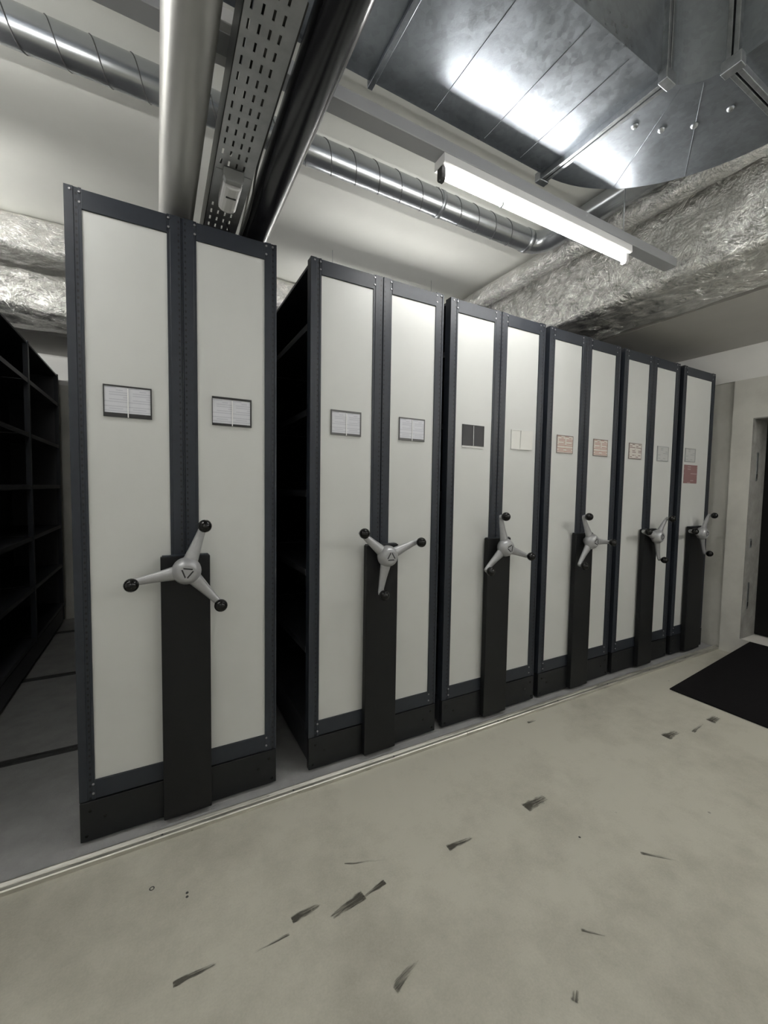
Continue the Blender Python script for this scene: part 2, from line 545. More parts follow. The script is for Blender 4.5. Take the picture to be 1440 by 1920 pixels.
def shared(key, maker, m):
    if key not in SH:
        bm = bmesh.new()
        maker(bm)
        me = mesh(key, bm)
        me.materials.append(MAT[m])
        SH[key] = me
    return SH[key]

def post_profile(w_, groove):
    """front post seen from above, local x centred, y from 0 (front) to 0.05"""
    h = w_ / 2
    if groove == 'edge':
        return [(-h, 0.0), (h * 0.05, 0.0), (h * 0.10, 0.003), (h * 0.62, 0.003), (h * 0.68, 0.0), (h, 0.0), (h, 0.05), (-h, 0.05)]
    return [(-h, 0.002), (-h * 0.82, 0.002), (-h * 0.78, 0.0), (-h * 0.10, 0.0), (-h * 0.05, 0.006), (h * 0.05, 0.006), (h * 0.10, 0.0), (h * 0.78, 0.0), (h * 0.82, 0.002), (h, 0.002), (h, 0.05), (-h, 0.05)]

def make_wheel(root, x, ang):
    """three-armed crank wheel; the hub is the part, arms, knobs and emblem its pieces"""
    yc, zc = -0.088, 1.11
    me = shared('handwheel', lambda bm: add_lathe(bm, [(0.020, 0.050), (0.020, 0.032), (0.034, 0.030), (0.048, 0.020), (0.0555, 0.004), (0.0555, -0.008), (0.050, -0.024), (0.041, -0.036), (0.034, -0.0415), (0.030, -0.043)], (0, 0, 0), 'y', 28), 'wheel')
    hub = link('handwheel', me, None, root, (x, yc, zc))
    def arm(bm):
        # oval tapering arm along +x, bending slightly back then forward to a knob seat
        path = [(0.030, 0.0, 0.024, 0.020), (0.060, 0.002, 0.021, 0.016), (0.110, 0.005, 0.0165, 0.012), (0.165, 0.006, 0.0125, 0.010), (0.190, 0.004, 0.0115, 0.010), (0.203, 0.000, 0.010, 0.010)]
        rings = []
        for px, py, rz, ry in path:
            rings.append([bm.verts.new((px, py + 1.15 * ry * math.sin(2 * PI * k / 14), 1.28 * rz * math.cos(2 * PI * k / 14))) for k in range(14)])
        for a, b in zip(rings, rings[1:]):
            for k in range(14):
                bm.faces.new((a[k], a[(k + 1) % 14], b[(k + 1) % 14], b[k])).smooth = True
        bm.faces.new(rings[0][::-1])
        bm.faces.new(rings[-1])
        add_lathe(bm, [(0.0095, 0.004), (0.0095, -0.014), (0.007, -0.022)], (0.195, 0, 0), 'y', 12)
    def knob(bm):
        prof = [(0.009, 0.024)] + [(0.0265 * math.sin(PI * t / 12), 0.0265 * math.cos(PI * t / 12)) for t in range(2, 12)] + [(0.004, -0.0263)]
        add_lathe(bm, prof, (0, 0, 0), 'y', 20)
    am, km = shared('wheel_arm', arm, 'wheel'), shared('wheel_knob', knob, 'knob')
    for k in range(3):
        a = math.radians(ang + 120 * k)
        o = link('wheel_arm', am, None, hub)
        o.rotation_euler = (0, -a, 0)
        link('knob', km, None, hub, (0.196 * math.cos(a), -0.038, 0.196 * math.sin(a)))['label'] = 'black ball knob'
    def emb(bm):
        add_lathe(bm, [(0.029, 0.0), (0.029, -0.0006), (0.0285, -0.001)], (0, -0.0428, 0), 'y', 24)
    e = link('hub_cap', shared('hub_cap', emb, 'wheel'), None, hub)
    def tri(bm):
        for k in range(3):
            a = math.radians(90 + 120 * k)
            c = Vector((math.cos(a), 0, math.sin(a))) * 0.0105
            t = Vector((-math.sin(a), 0, math.cos(a)))
            n_ = Vector((math.cos(a), 0, math.sin(a)))
            q = []
            for s, d in ((-0.0125, -0.002), (0.0115, -0.002), (0.0135, 0.002), (-0.0135, 0.002)):
                q.append(c + t * s + n_ * d)
            f = [bm.verts.new((p.x, -0.0438, p.z)) for p in q]
            g = [bm.verts.new((p.x, -0.0449, p.z)) for p in q]
            for i in range(4):
                bm.faces.new((f[i], f[(i + 1) % 4], g[(i + 1) % 4], g[i]))
            bm.faces.new(f[::-1])
            bm.faces.new(g)
    t = link('emblem', shared('emblem', tri, 'emblem'), None, hub)
    t.rotation_euler = (0, -math.radians(ang + 60 - 70 + 50), 0)
    t.scale = (1.35, 1.0, 1.35)
    t['label'] = 'dark triangle of three strokes'

def card(root, x0, x1, z0, z1, style):
    """card holder on the panel face; paper sheets are its pieces"""
    y = 0.0055
    cx, cz = (x0 + x1) / 2, (z0 + z1) / 2
    w_, h_ = x1 - x0, z1 - z0
    def frame(bt, bb, bl, br, m):
        bm = bmesh.new()
        add_box(bm, -w_ / 2, w_ / 2, -0.002, 0.0, -h_ / 2, h_ / 2)
        for e in ((-w_ / 2, w_ / 2, h_ / 2 - bt, h_ / 2), (-w_ / 2, w_ / 2, -h_ / 2, -h_ / 2 + bb), (-w_ / 2, -w_ / 2 + bl, -h_ / 2 + bb, h_ / 2 - bt), (w_ / 2 - br, w_ / 2, -h_ / 2 + bb, h_ / 2 - bt)):
            add_box(bm, e[0], e[1], -0.006, -0.002, e[2], e[3])
        return build('card_holder', bm, m, root, (cx, y, cz))
    def sheet(h, a0, a1, b0, b1, m, yy=-0.0035, name='paper_sheet'):
        c = ((a0 + a1) / 2, yy, (b0 + b1) / 2)
        bm = bmesh.new()
        add_box(bm, a0 - c[0], a1 - c[0], -0.0006, 0.0006, b0 - c[2], b1 - c[2])
        return build(name, bm, m, h, c)
    hw, hh = w_ / 2, h_ / 2
    if style in ('pair_a', 'pair_b', 'pair_c', 'pair_d'):
        bt, bb, bl, br, hm = {'pair_a': (0.006, 0.016, 0.004, 0.005, 'holder'), 'pair_b': (0.009, 0.009, 0.002, 0.006, 'holder'),
                          'pair_c': (0.009, 0.010, 0.005, 0.006, 'holder_grey2'), 'pair_d': (0.006, 0.012, 0.004, 0.004, 'holder_grey2')}[style]
        h = frame(bt, bb, bl, br, hm)
        sheet(h, -hw + bl, -0.0015, -hh + bb, hh - bt, 'paper')
        sheet(h, 0.0015, hw - br, -hh + bb, hh - bt, 'paper')
        sheet(h, -0.0018, 0.0018, -hh, hh - bt - 0.002, 'divider', -0.0064, 'divider_strip')
    elif style == 'black':
        h = frame(0.004, 0.004, 0.003, 0.003, 'holder')
        sheet(h, -hw + 0.003, -0.001, -hh + 0.004, hh - 0.004, 'paper_black')
        sheet(h, 0.001, hw - 0.003, -hh + 0.004, hh - 0.004, 'paper_black')
        sheet(h, -0.001, 0.001, -hh, hh - 0.004, 'divider', -0.0064, 'divider_strip')
        sheet(h, -hw, hw, -hh - 0.012, -hh - 0.0005, 'holder_white', -0.003, 'lip')
    elif style == 'white':
        h = frame(0.003, 0.005, 0.003, 0.002, 'holder_white')
        sheet(h, -hw + 0.003, -0.005, -hh + 0.005, hh - 0.003, 'paper_blank')
        s = sheet(h, -0.003, hw + 0.012, -hh + 0.002, hh - 0.001, 'paper_blank', -0.012)
        s.rotation_euler = (math.radians(4), 0, math.radians(-7))
    elif style in ('red', 'dark'):
        h = frame(0.005, 0.006, 0.004, 0.002, 'holder_tan')
        sheet(h, -hw + 0.004, -0.0005, -hh + 0.006, hh - 0.005, 'paper_' + style)
        sheet(h, 0.0005, hw - 0.002, -hh + 0.006, hh - 0.005, 'paper_red' if style == 'red' else 'paper_dark')
    elif style == 'grey':
        h = frame(0.006, 0.007, 0.008, 0.004, 'holder_grey')
        sheet(h, -hw + 0.008, hw - 0.004, -hh + 0.007, hh - 0.006, 'paper_grey')
    elif style == 'pink':
        bm = bmesh.new()
        add_box(bm, -hw, hw, -0.0015, 0.0, -hh, hh)
        build('notice_sheet', bm, 'paper_pink', root, (cx, y, cz))

MAT['holder_grey2'] = mat('dark grey card holder', (0.085, 0.085, 0.085), 0.4, var=0.1)
MAT['holder_tan'] = mat('tan grey card holder', (0.24, 0.20, 0.18), 0.5, var=0.1)

def make_unit(x0, W, label, ang=None, cards=(), single=False, bays=True, front=True):
    root = empty('mobile_shelving_unit', (x0, 0.0, 0.018), label, 'shelving', 'rolling archive shelving units')
    root['unit'] = 1
    del root['unit']
    # everything below is in coordinates with z measured from the floor
    base = Vector((0, 0, -0.018))
    made = []
    def P(o):
        made.append(o)
        return o
    pw = 0.053
    def lbox(name, ext, m, bevel=0.0):
        return P(boxobj(name, ext, m, root, bevel))
    # side posts and the doubled middle post
    pz = H - 0.196
    def pm(key, w_, kind, m):
        return shared(key, lambda bm: add_prism(bm, post_profile(w_, kind), 'z', -pz / 2, pz / 2), m)
    left = link('front_post', pm('front_post', pw, 'edge', 'post1'), None, root, (pw / 2, 0, 0.196 + pz / 2))
    right = link('front_post', pm('front_post', pw, 'edge', 'post1'), None, root, (W - pw / 2, 0, 0.196 + pz / 2))
    right.rotation_euler = (0, 0, 0)
    P(left); P(right)
    if single:
        spans = [(pw, W - pw)]
    else:
        mw = 0.109
        P(link('middle_post', pm('middle_post', mw, 'mid', 'postc'), None, root, (W / 2, 0, 0.196 + pz / 2)))
        spans = [(pw, W / 2 - mw / 2), (W / 2 + mw / 2, W - pw)]
    scr = shared('screw', lambda bm: add_lathe(bm, [(0.0048, 0.002), (0.0048, -0.0006), (0.003, -0.002)], (0, 0, 0), 'y', 10), 'screw')
    for a, b in spans:
        lbox('top_rail', (a, b, -0.0015, 0.03, PZ1, H - 0.004), 'frame', 0.0015)
        lbox('bottom_rail', (a, b, -0.0015, 0.03, 0.199, PZ0), 'frame', 0.0015)
        lbox('end_panel', (a, b, 0.006, 0.018, PZ0, PZ1), 'panel')
        for sx in (a - 0.006, b + 0.006):
            for z in (H - 0.016, H - 0.052, 0.260, 0.222):
                P(link('screw', scr, None, root, (sx, -0.0015, z)))
    for sx in (0.018, W - 0.018):
        P(link('screw', scr, None, root, (sx, -0.0015, H - 0.014)))
    # plinth and carriage
    lbox('plinth', (0.001, W - 0.001, -0.004, 0.028, ZB, 0.193), 'frame2', 0.002)
    bolt = shared('plinth_bolt', lambda bm: add_lathe(bm, [(0.006, 0.002), (0.006, -0.001), (0.004, -0.0015)], (0, 0, 0), 'y', 10), 'knob')
    for sx in (0.035, 0.085, W - 0.085, W - 0.035):
        P(link('plinth_bolt', bolt, None, root, (sx, -0.004, 0.118 if 0.05 < sx < W - 0.05 else 0.155)))
    for sx in (0.022, W - 0.022):
        P(link('plinth_bolt', bolt, None, root, (sx, -0.004, 0.055)))
    lbox('carriage', (0.012, W - 0.012, 0.029, DEP, 0.048, 0.190), 'shelf')
    rol = shared('roller', lambda bm: add_lathe(bm, [(0.030, -0.012), (0.032, -0.010), (0.032, 0.010), (0.030, 0.012)], (0, 0, 0), 'y', 16), 'railsteel')
    for sx in (0.12, W - 0.12):
        for y in (0.771, 1.886, 3.006):
            P(link('roller', rol, None, root, (sx, y, 0.0565)))
    # shelves, uprights, spine sheet, top
    mid = W / 2 if not single else W - 0.012
    lbox('spine_sheet', (mid - 0.003, mid + 0.003, 0.032, DEP - 0.002, 0.191, H - 0.03), 'shelf')
    lbox('top_cover', (0.006, W - 0.006, 0.051, DEP, H - 0.026, H - 0.012), 'shelf')
    lbox('rear_end_panel', (0.004, W - 0.004, DEP + 0.001, DEP + 0.012, 0.06, H - 0.01), 'shelf')
    sides = [(0.004, mid - 0.0035, 0)] + ([] if single else [(mid + 0.0035, W - 0.004, 1)])
    ys = [0.052, 1.12, 2.22, DEP]
    for a, b, s in sides:
        if bays:
            for yi in (1, 2, 3):
                ux = (0.0, 0.032) if s == 0 else (W - 0.032, W)
                y1 = min(ys[yi] + 0.016, DEP)
                lbox('upright', (ux[0], ux[1], y1 - 0.032, y1, 0.191, H - 0.006), 'frame')
        segs = [(ys[i] + 0.018, ys[i + 1] - 0.018) for i in range(3)] if bays else [(0.06, DEP - 0.02)]
        for y0, y1 in segs:
            me = shared('shelf_%.3f_%.3f_%d' % (b - a, y1 - y0, s), lambda bm: (
                add_box(bm, -(b - a) / 2, (b - a) / 2, -(y1 - y0) / 2, (y1 - y0) / 2, 0.010, 0.014),
                add_box(bm, -(b - a) / 2, -(b - a) / 2 + 0.003, -(y1 - y0) / 2, (y1 - y0) / 2, -0.018, 0.010),
                add_box(bm, (b - a) / 2 - 0.003, (b - a) / 2, -(y1 - y0) / 2, (y1 - y0) / 2, -0.018, 0.010)), 'shelf')
            for z in LEVELS:
                P(link('shelf', me, None, root, ((a + b) / 2, (y0 + y1) / 2, z)))
    # crank column, wheel, cards
    if front:
        cx0, cx1 = (W / 2 - 0.094, W / 2 + 0.094) if not single else (0.166, 0.42)
        bm = bmesh.new()
        add_box(bm, cx0, cx1, -0.040, -0.0045, 0.040, 1.162)
        P(build('drive_column', bm, 'column', root, (0, 0, 0), 0.003))
        lbox('column_cap', (cx0 + 0.006, cx1 - 0.006, -0.034, -0.0045, 1.1625, 1.166), 'frame')
        n0 = len(root.children)
        make_wheel(root, W / 2 if not single else 0.246, ang)
        for c in cards:
            card(root, *c)
    for o in root.children:
        o.location = o.location + base
    return root

MAT['frame2'] = mat('anthracite plinth steel', (0.008, 0.009, 0.0105), 0.5, var=0.08, scale=30, spec=0.35)
CZ0, CZ1 = 1.722, 1.845
W2 = 0.776
def two(x0, a, b):
    return ((0.107, 0.272, CZ0, CZ1, a), (0.499, 0.664, CZ0, CZ1, b))
make_unit(-1.630, W2, 'dark open shelving along the left side of the aisle, cut by the photo edge', 40, ())
make_unit(-0.286, W2, 'nearest tall double unit whose three-armed wheel points up right', 70, two(0, 'pair_a', 'pair_b'))
make_unit(0.652, W2, 'double unit right of the nearest one, dark open shelves showing on its left side', 20, two(0, 'pair_c', 'pair_d'))
make_unit(1.478, W2, 'double unit with a black card and a folded white card on its panels', -18.5, two(0, 'black', 'white'), bays=False)
make_unit(2.297, W2, 'double unit with a red printed card on each of its panels', -4.5, two(0, 'red', 'red'), bays=False)
make_unit(3.124, W2, 'double unit with one dark printed card and one plain grey card', 46, two(0, 'dark', 'grey'), bays=False)
make_unit(3.964, 0.537, 'narrow end unit with a single white panel and a pink notice', 52.5,
          ((0.090, 0.258, 1.735, 1.855, 'grey'), (0.090, 0.312, 1.548, 1.710, 'pink')), single=True, bays=False)

# ------------------------------------------------------------------ overhead: pipes, tray
def pipe(name, x, z, r, m, label):
    root = empty(name, (x, 0, z), label, 'pipe')
    bm = bmesh.new()
    add_tube(bm, [(0, YF, 0), (0, -1.3, 0), (0, 1.2, 0), (0, YB, 0)], r, 40)
    build('pipe_body', bm, m, root)
    for y in (-2.6, 1.9):
        bm = bmesh.new()
        add_lathe(bm, [(r + 0.0005, -0.015), (r + 0.004, -0.015), (r + 0.004, 0.015), (r + 0.0005, 0.015)], (0, y, 0), 'y', 32)
        build('pipe_clamp', bm, 'galv_edge', root)
        bm = bmesh.new()
        add_tube(bm, [(0, y, r), (0, y, ZC - z)], 0.005, 8)
        build('hanger_rod', bm, 'galv_edge', root)
    return root
pipe('grey_pipe', 0.0905, 2.662, 0.069, 'jacket', 'thick satin grey metal pipe running overhead beside the cable tray')
pipe('black_pipe', 0.4235, 2.662, 0.063, 'blackpipe', 'glossy black pipe running overhead right of the cable tray')

tray = empty('cable_tray', (0.265, 0, 2.62), 'perforated galvanised cable tray hung between the grey and black pipes', 'cable tray')
TX0, TX1 = -0.066, 0.066
def tray_plate(y0, y1):
    """sheet with real slots, four rows"""
    bm = bmesh.new()
    rows = [-0.049, -0.0225, 0.0045, 0.0300]
    pitch, sl, sw = 0.0505, 0.027, 0.0065
    xs = [TX0]
    for r in rows:
        xs += [r - sw / 2, r + sw / 2]
    xs.append(TX1)
    n = int((y1 - y0) / pitch)
    cache = {}
    def V(x, y):
        k = (round(x, 5), round(y, 5))
        if k not in cache:
            cache[k] = bm.verts.new((x, y, 0))
        return cache[k]
    for i in range(n):
        a = y0 + i * pitch
        for j in range(len(xs) - 1):
            xa, xb = xs[j], xs[j + 1]
            slot = j % 2 == 1
            for ya, yb, hole in ((a, a + 0.012, False), (a + 0.012, a + 0.012 + sl, True), (a + 0.012 + sl, a + pitch, False)):
                if slot and hole:
                    continue
                bm.faces.new((V(xa, ya), V(xb, ya), V(xb, yb), V(xa, yb)))
    o = build('perforated_plate', bm, 'tray', tray)
    s = o.modifiers.new('sheet', 'SOLIDIFY')
    s.thickness = 0.0015
    return y0 + n * pitch
ye = tray_plate(YF + 0.05, 3.4)
for x0, x1, m in ((TX0 - 0.003, TX0, 'blackplastic'), (TX1, TX1 + 0.0015, 'tray')):
    bm = bmesh.new()
    add_box(bm, x0, x1, YF + 0.05, ye, 0.0, 0.095)
    add_box(bm, x0 - (0.0 if x0 > 0 else 0.0), x1, YF + 0.05, ye, 0.095, 0.097)
    build('tray_side', bm, m, tray)
bm = bmesh.new()
add_box(bm, TX0 + 0.004, TX1 - 0.004, -0.26, -0.06, -0.004, -0.0018)
build('joint_plate', bm, 'tray', tray)
for y in (-2.7, 1.8):
    bm = bmesh.new()
    add_box(bm, TX0 + 0.001, TX1 - 0.001, y - 0.01, y + 0.01, 0.0005, 0.004)
    add_tube(bm, [(0, y, 0.004), (0, y, ZC - 2.62)], 0.005, 8)
    build('tray_hanger', bm, 'galv_edge', tray)

def cable(pts, r, m, label, group='loose cables by the tray'):
    # smooth the polyline
    P_ = [Vector(p) for p in pts]
    out = []
    for i in range(len(P_) - 1):
        p0, p1, p2, p3 = P_[max(i - 1, 0)], P_[i], P_[i + 1], P_[min(i + 2, len(P_) - 1)]
        for k in range(6):
            t = k / 6
            out.append(0.5 * ((2 * p1) + (-p0 + p2) * t + (2 * p0 - 5 * p1 + 4 * p2 - p3) * t * t + (-p0 + 3 * p1 - 3 * p2 + p3) * t ** 3))
    out.append(P_[-1])
    bm = bmesh.new()
    add_tube(bm, out, r, 7)
    o = build('cable', bm, m)
    tag(o, label, 'cable', group)
    return o
cable([(0.3385, -0.9, 2.640), (0.3385, -0.5, 2.636), (0.340, -0.30, 2.630), (0.352, -0.12, 2.602), (0.350, 0.10, 2.598), (0.342, 0.30, 2.603), (0.339, 0.55, 2.626), (0.3385, 0.9, 2.640)], 0.004, 'cable', 'dark cable bowing out from the right side of the tray')
cable([(0.338, -0.9, 2.660), (0.338, -0.4, 2.655), (0.339, -0.22, 2.648), (0.346, 0.0, 2.625), (0.352, 0.25, 2.615), (0.347, 0.5, 2.618), (0.338, 0.9, 2.655)], 0.0035, 'cable_light', 'pale cable sagging between the tray and the black pipe')
cable([(0.275, 0.02, 2.600), (0.300, 0.10, 2.603), (0.330, 0.24, 2.606), (0.348, 0.42, 2.612), (0.33, 0.7, 2.612), (0.30, 1.0, 2.612)], 0.003, 'cable', 'thin dark cable leaving the sensor box under the tray')

for k, (cx_, cr) in enumerate(((0.212, 0.0085), (0.232, 0.0090), (0.2525, 0.0095), (0.274, 0.0100), (0.2965, 0.0095), (0.3175, 0.0085))):
    nm = ('first', 'second', 'third', 'fourth', 'fifth', 'sixth')[k]
    yend = (-0.42, -0.36, -0.46, -0.30, -0.24, -0.34)[k]
    cable([(cx_, YF + 0.1, 2.6225 + cr), (cx_ + 0.002, -1.6, 2.6225 + cr), (cx_ - 0.001, -0.9, 2.6225 + cr), (cx_, yend, 2.6225 + cr), (cx_, yend + 0.06, 2.6325 + cr), (cx_, yend + 0.22, 2.70)], cr, 'cable', 'black cable lying in the cable tray, %s from the grey pipe' % nm, 'cables lying in the tray')

# sensor housing under the tray
sb = empty('sensor_box', (0.262, -0.2, 2.612), 'grey plastic sensor box fixed under the cable tray', 'sensor')
bm = bmesh.new()
prof = []
for k in range(9):
    a = PI * k / 8
    prof.append((0.033 * math.cos(a), -0.04 + 0.02 * -math.sin(a)))
add_prism(bm, [(0.033, 0.0)] + [(x, z) for x, z in prof][0:] + [(-0.033, 0.0)], 'y', -0.06, 0.09)
build('housing', bm, 'whiteplastic', sb, (0, 0.0, 0.004), 0.004)
bm = bmesh.new()
add_prism(bm, [(-0.036, 0.0), (0.036, 0.0), (0.036, -0.030), (0.028, -0.046), (-0.028, -0.046), (-0.036, -0.030)], 'y', -0.085, -0.062)
build('mounting_bracket', bm, 'greyplastic', sb, (0, 0, 0.004), 0.003)
boxobj('vent_slot', (-0.018, 0.018, -0.012, -0.006, -0.0575, -0.0545), 'blackplastic', sb)
bm = bmesh.new()
add_lathe(bm, [(0.020, -0.004), (0.022, 0.0), (0.020, 0.006), (0.012, 0.012)], (0, 0.088, -0.030), 'y', 18)
build('lens', bm, 'whiteplastic', sb)

# ------------------------------------------------------------------ lamps on their trunking, and added fill lamps
RY = -0.470
def trunking(ry, x1, hang, label, x0=XL, z=2.83):
    t = empty('lamp_trunking', (0, ry, z), label, 'trunking', 'lamp trunking rails')
    bm = bmesh.new()
    add_prism(bm, [(-0.034, 0.0), (0.034, 0.0), (0.036, 0.003), (0.036, 0.048), (-0.036, 0.048), (-0.036, 0.003)], 'x', x0, x1)
    build('trunking_channel', bm, 'trunk', t)
    for x in hang:
        bm = bmesh.new()
        add_tube(bm, [(x, 0, 0.048), (x, 0, ZC - 2.83)], 0.003, 8)
        build('hanger_wire', bm, 'galv_edge', t)
trunking(RY, 2.782, (-2.2, -0.2, 2.30), 'long grey lamp trunking rail under the ceiling carrying the visible fluorescent lamp')
trunking(-2.50, 4.60, (), 'grey lamp trunking rail fixed under the lowered ceiling near the doorway', 3.44, 2.727)

def lamp(x0, x1, label, ry=RY, z=2.83, hw=0.036, wires=False, tube='tube'):
    L = x1 - x0
    t = empty('fluorescent_lamp', (x0, ry, z), label, 'lamp', 'fluorescent lamps on the trunking')
    bm = bmesh.new()
    add_prism(bm, [(-hw + 0.002, -0.001), (-hw, -0.036), (-hw + 0.004, -0.040), (hw - 0.004, -0.040), (hw, -0.036), (hw - 0.002, -0.001)], 'x', 0.0, L)
    build('lamp_body', bm, 'lampbody', t)
    for x, m in ((0.0, 'blackplastic'), (L - 0.022, 'whiteplastic')):
        bm = bmesh.new()
        add_prism(bm, [(-0.016, -0.0405), (0.016, -0.0405), (0.016, -0.085), (0.010, -0.094), (-0.010, -0.094), (-0.016, -0.085)], 'x', x, x + 0.022)
        build('tube_holder', bm, m, t, (0, 0, 0), 0.002)
    bm = bmesh.new()
    add_tube(bm, [(0.023, 0, -0.073), (L - 0.023, 0, -0.073)], 0.009, 12)
    build('fluorescent_tube', bm, tube, t)
    if wires:
        for f in (0.12, 0.88):
            bm = bmesh.new()
            add_tube(bm, [(f * L, 0, -0.001), (f * L, 0, ZC - z)], 0.0012, 6)
            build('hanger_wire', bm, 'galv_edge', t)
    for f in (0.27, 0.84):
        bm = bmesh.new()
        add_lathe(bm, [(0.0095, -0.004), (0.0125, -0.004), (0.0125, 0.004), (0.0095, 0.004)], (f * L, 0, -0.073), 'x', 16)
        add_box(bm, f * L - 0.003, f * L + 0.003, -0.002, 0.002, -0.0615, -0.0405)
        build('tube_clip', bm, 'greyplastic', t)
    return t
lamp(1.045, 2.335, 'lit white fluorescent batten lamp hanging right of the black pipe')
lamp(-1.66, -0.37, 'lit fluorescent batten lamp further left on the trunking, beyond the photo edge')
lamp(3.46, 4.59, 'lit fluorescent batten lamp near the doorway, beyond the right photo edge', -2.50, 2.727, tube='tube_high')
lamp(-1.45, -0.16, 'added unseen fill lamp hung behind the viewer left of the grey pipe', -2.55, 2.83, 0.014, True, 'fill_tube_dim')  # unseen lamp added as weak frontal fill on the lower panels
lamp(1.28, 2.57, 'added unseen fill lamp hung behind the viewer at the right', -2.60, 2.83, 0.014, True, 'fill_tube_low')  # added out of view to brighten the right-hand panels
lamp(1.13, 2.42, 'added unseen fill lamp hung above the second and third units, hidden behind their tops', 1.35, 2.80, 0.014, True, 'fill_tube_low')  # unseen lamp added to brighten the ceiling above the units
lamp(-2.62, -1.33, 'added unseen fill lamp hung above the left open shelving, beyond the photo edge', 0.95, 2.80, 0.014, True, 'fill_tube_left')  # extra out-of-view lamp, added to lift the left ceiling and foil

jb = empty('junction_box', (0.197, -0.535, 2.786), 'small white junction box under the trunking between grey pipe and tray', 'box')
boxobj('box_body', (-0.048, 0.048, -0.072, 0.072, 0.004, 0.044), 'whiteplastic', jb, 0.004)
boxobj('box_window', (-0.030, 0.030, -0.042, 0.030, 0.0005, 0.0035), 'greyplastic', jb, 0.001)

# ------------------------------------------------------------------ spiral duct
SR, SY, SZ = 0.074, 0.345, 3.30
sd = empty('spiral_duct', (0, SY, SZ), 'round galvanised spiral duct under the white ceiling with a bend at its right end', 'duct')
path = [(XL, 0, 0), (0, 0, 0)]
BX, BR = 2.42, 0.13
for k in range(0, 9):
    a = PI / 2 * k / 8
    path.append((BX + BR * math.sin(a), -BR + BR * math.cos(a), 0))
path.append((BX + BR, YF - SY, 0))
bm = bmesh.new()
add_tube(bm, path, SR, 32)
build('duct_tube', bm, 'galv2', sd)
bm = bmesh.new()
pts = []
pitch = 0.150
nturn = int((BX - XL - 0.05) / pitch)
for i in range(nturn * 20):
    a = 2 * PI * i / 20
    pts.append((XL + 0.02 + pitch * i / 20, (SR + 0.0005) * math.cos(a), (SR + 0.0005) * math.sin(a)))
add_tube(bm, pts, 0.0026, 5)
build('spiral_seam', bm, 'railsteel', sd)
for x in (BX - 0.01,):
    bm = bmesh.new()
    add_lathe(bm, [(SR + 0.001, -0.02), (SR + 0.005, -0.02), (SR + 0.005, 0.02), (SR + 0.001, 0.02)], (x, 0, 0), 'x', 32)
    build('coupling_band', bm, 'galv2', sd)
for x in (-2.0, 1.62):
    bm = bmesh.new()
    add_lathe(bm, [(SR + 0.001, -0.012), (SR + 0.004, -0.012), (SR + 0.004, 0.012), (SR + 0.001, 0.012)], (x, 0, 0), 'x', 32)
    add_tube(bm, [(x, 0, SR), (x, 0, ZC - SZ)], 0.004, 8)
    build('hanger_band', bm, 'galv_edge', sd)

# ------------------------------------------------------------------ rectangular sheet metal duct with elbow
DZb, DZt = 2.95, 3.335
dk = empty('sheet_metal_duct', (1.64, -0.765, DZb), 'wide galvanised sheet metal duct with an elbow above the lamp', 'duct')
def dl(p):
    return Vector(p) - Vector((1.64, -0.765, DZb))
yA0, yA1, xe = -1.03, -0.50, 1.63
EC = (1.63, -1.18)
r_in, r_out = 0.15, 0.68
def dbox(name, e, m, bevel=0.0):
    o = boxobj(name, e, m, dk, bevel)
    o.location = dl(o.location)
    return o
secs = [XL + 0.05, -1.9, -0.6, 0.712, xe]
for a, b in zip(secs, secs[1:]):
    dbox('duct_section', (a + 0.002, b - 0.002, yA0, yA1, DZb, DZt), 'galv')
for xb in (0.98, 1.24, 1.45):
    bm = bmesh.new()
    add_tube(bm, [dl((xb, yA0 + 0.02, DZb - 0.0002)), dl((xb, yA1 - 0.02, DZb - 0.0002))], 0.0016, 6)
    build('stiffening_bead', bm, 'galv', dk)
for xs_ in (-1.9, -0.6, 0.712):
    dbox('joint_flange', (xs_ - 0.010, xs_ + 0.010, yA0 - 0.016, yA1 + 0.016, DZb - 0.016, DZt + 0.01), 'galv', 0.002)
# flange before the elbow: two angle frames
for xs_ in (xe - 0.018, xe + 0.004):
    dbox('elbow_flange', (xs_ - 0.004, xs_ + 0.012, yA0 - 0.022, yA1 + 0.022, DZb - 0.026, DZt + 0.015), 'galv_edge', 0.002)
for y in (yA0 - 0.012, yA1 + 0.012):
    dbox('corner_clamp', (xe - 0.034, xe + 0.026, y - 0.016, y + 0.016, DZb - 0.030, DZb + 0.012), 'galv_edge', 0.003)
# elbow
bm = bmesh.new()
NE = 20
rings = []
for k in range(NE + 1):
    a = PI / 2 - PI / 2 * k / NE
    ca, sa = math.cos(a), math.sin(a)
    rings.append([bm.verts.new(dl((EC[0] + r * ca, EC[1] + r * sa, z))) for r, z in ((r_in, DZb), (r_out, DZb), (r_out, DZt), (r_in, DZt))])
for a, b in zip(rings, rings[1:]):
    for k in range(4):
        bm.faces.new((a[k], a[(k + 1) % 4], b[(k + 1) % 4], b[k]))
bm.faces.new(rings[0][::-1])
bm.faces.new(rings[-1])
build('duct_elbow', bm, 'galv', dk)
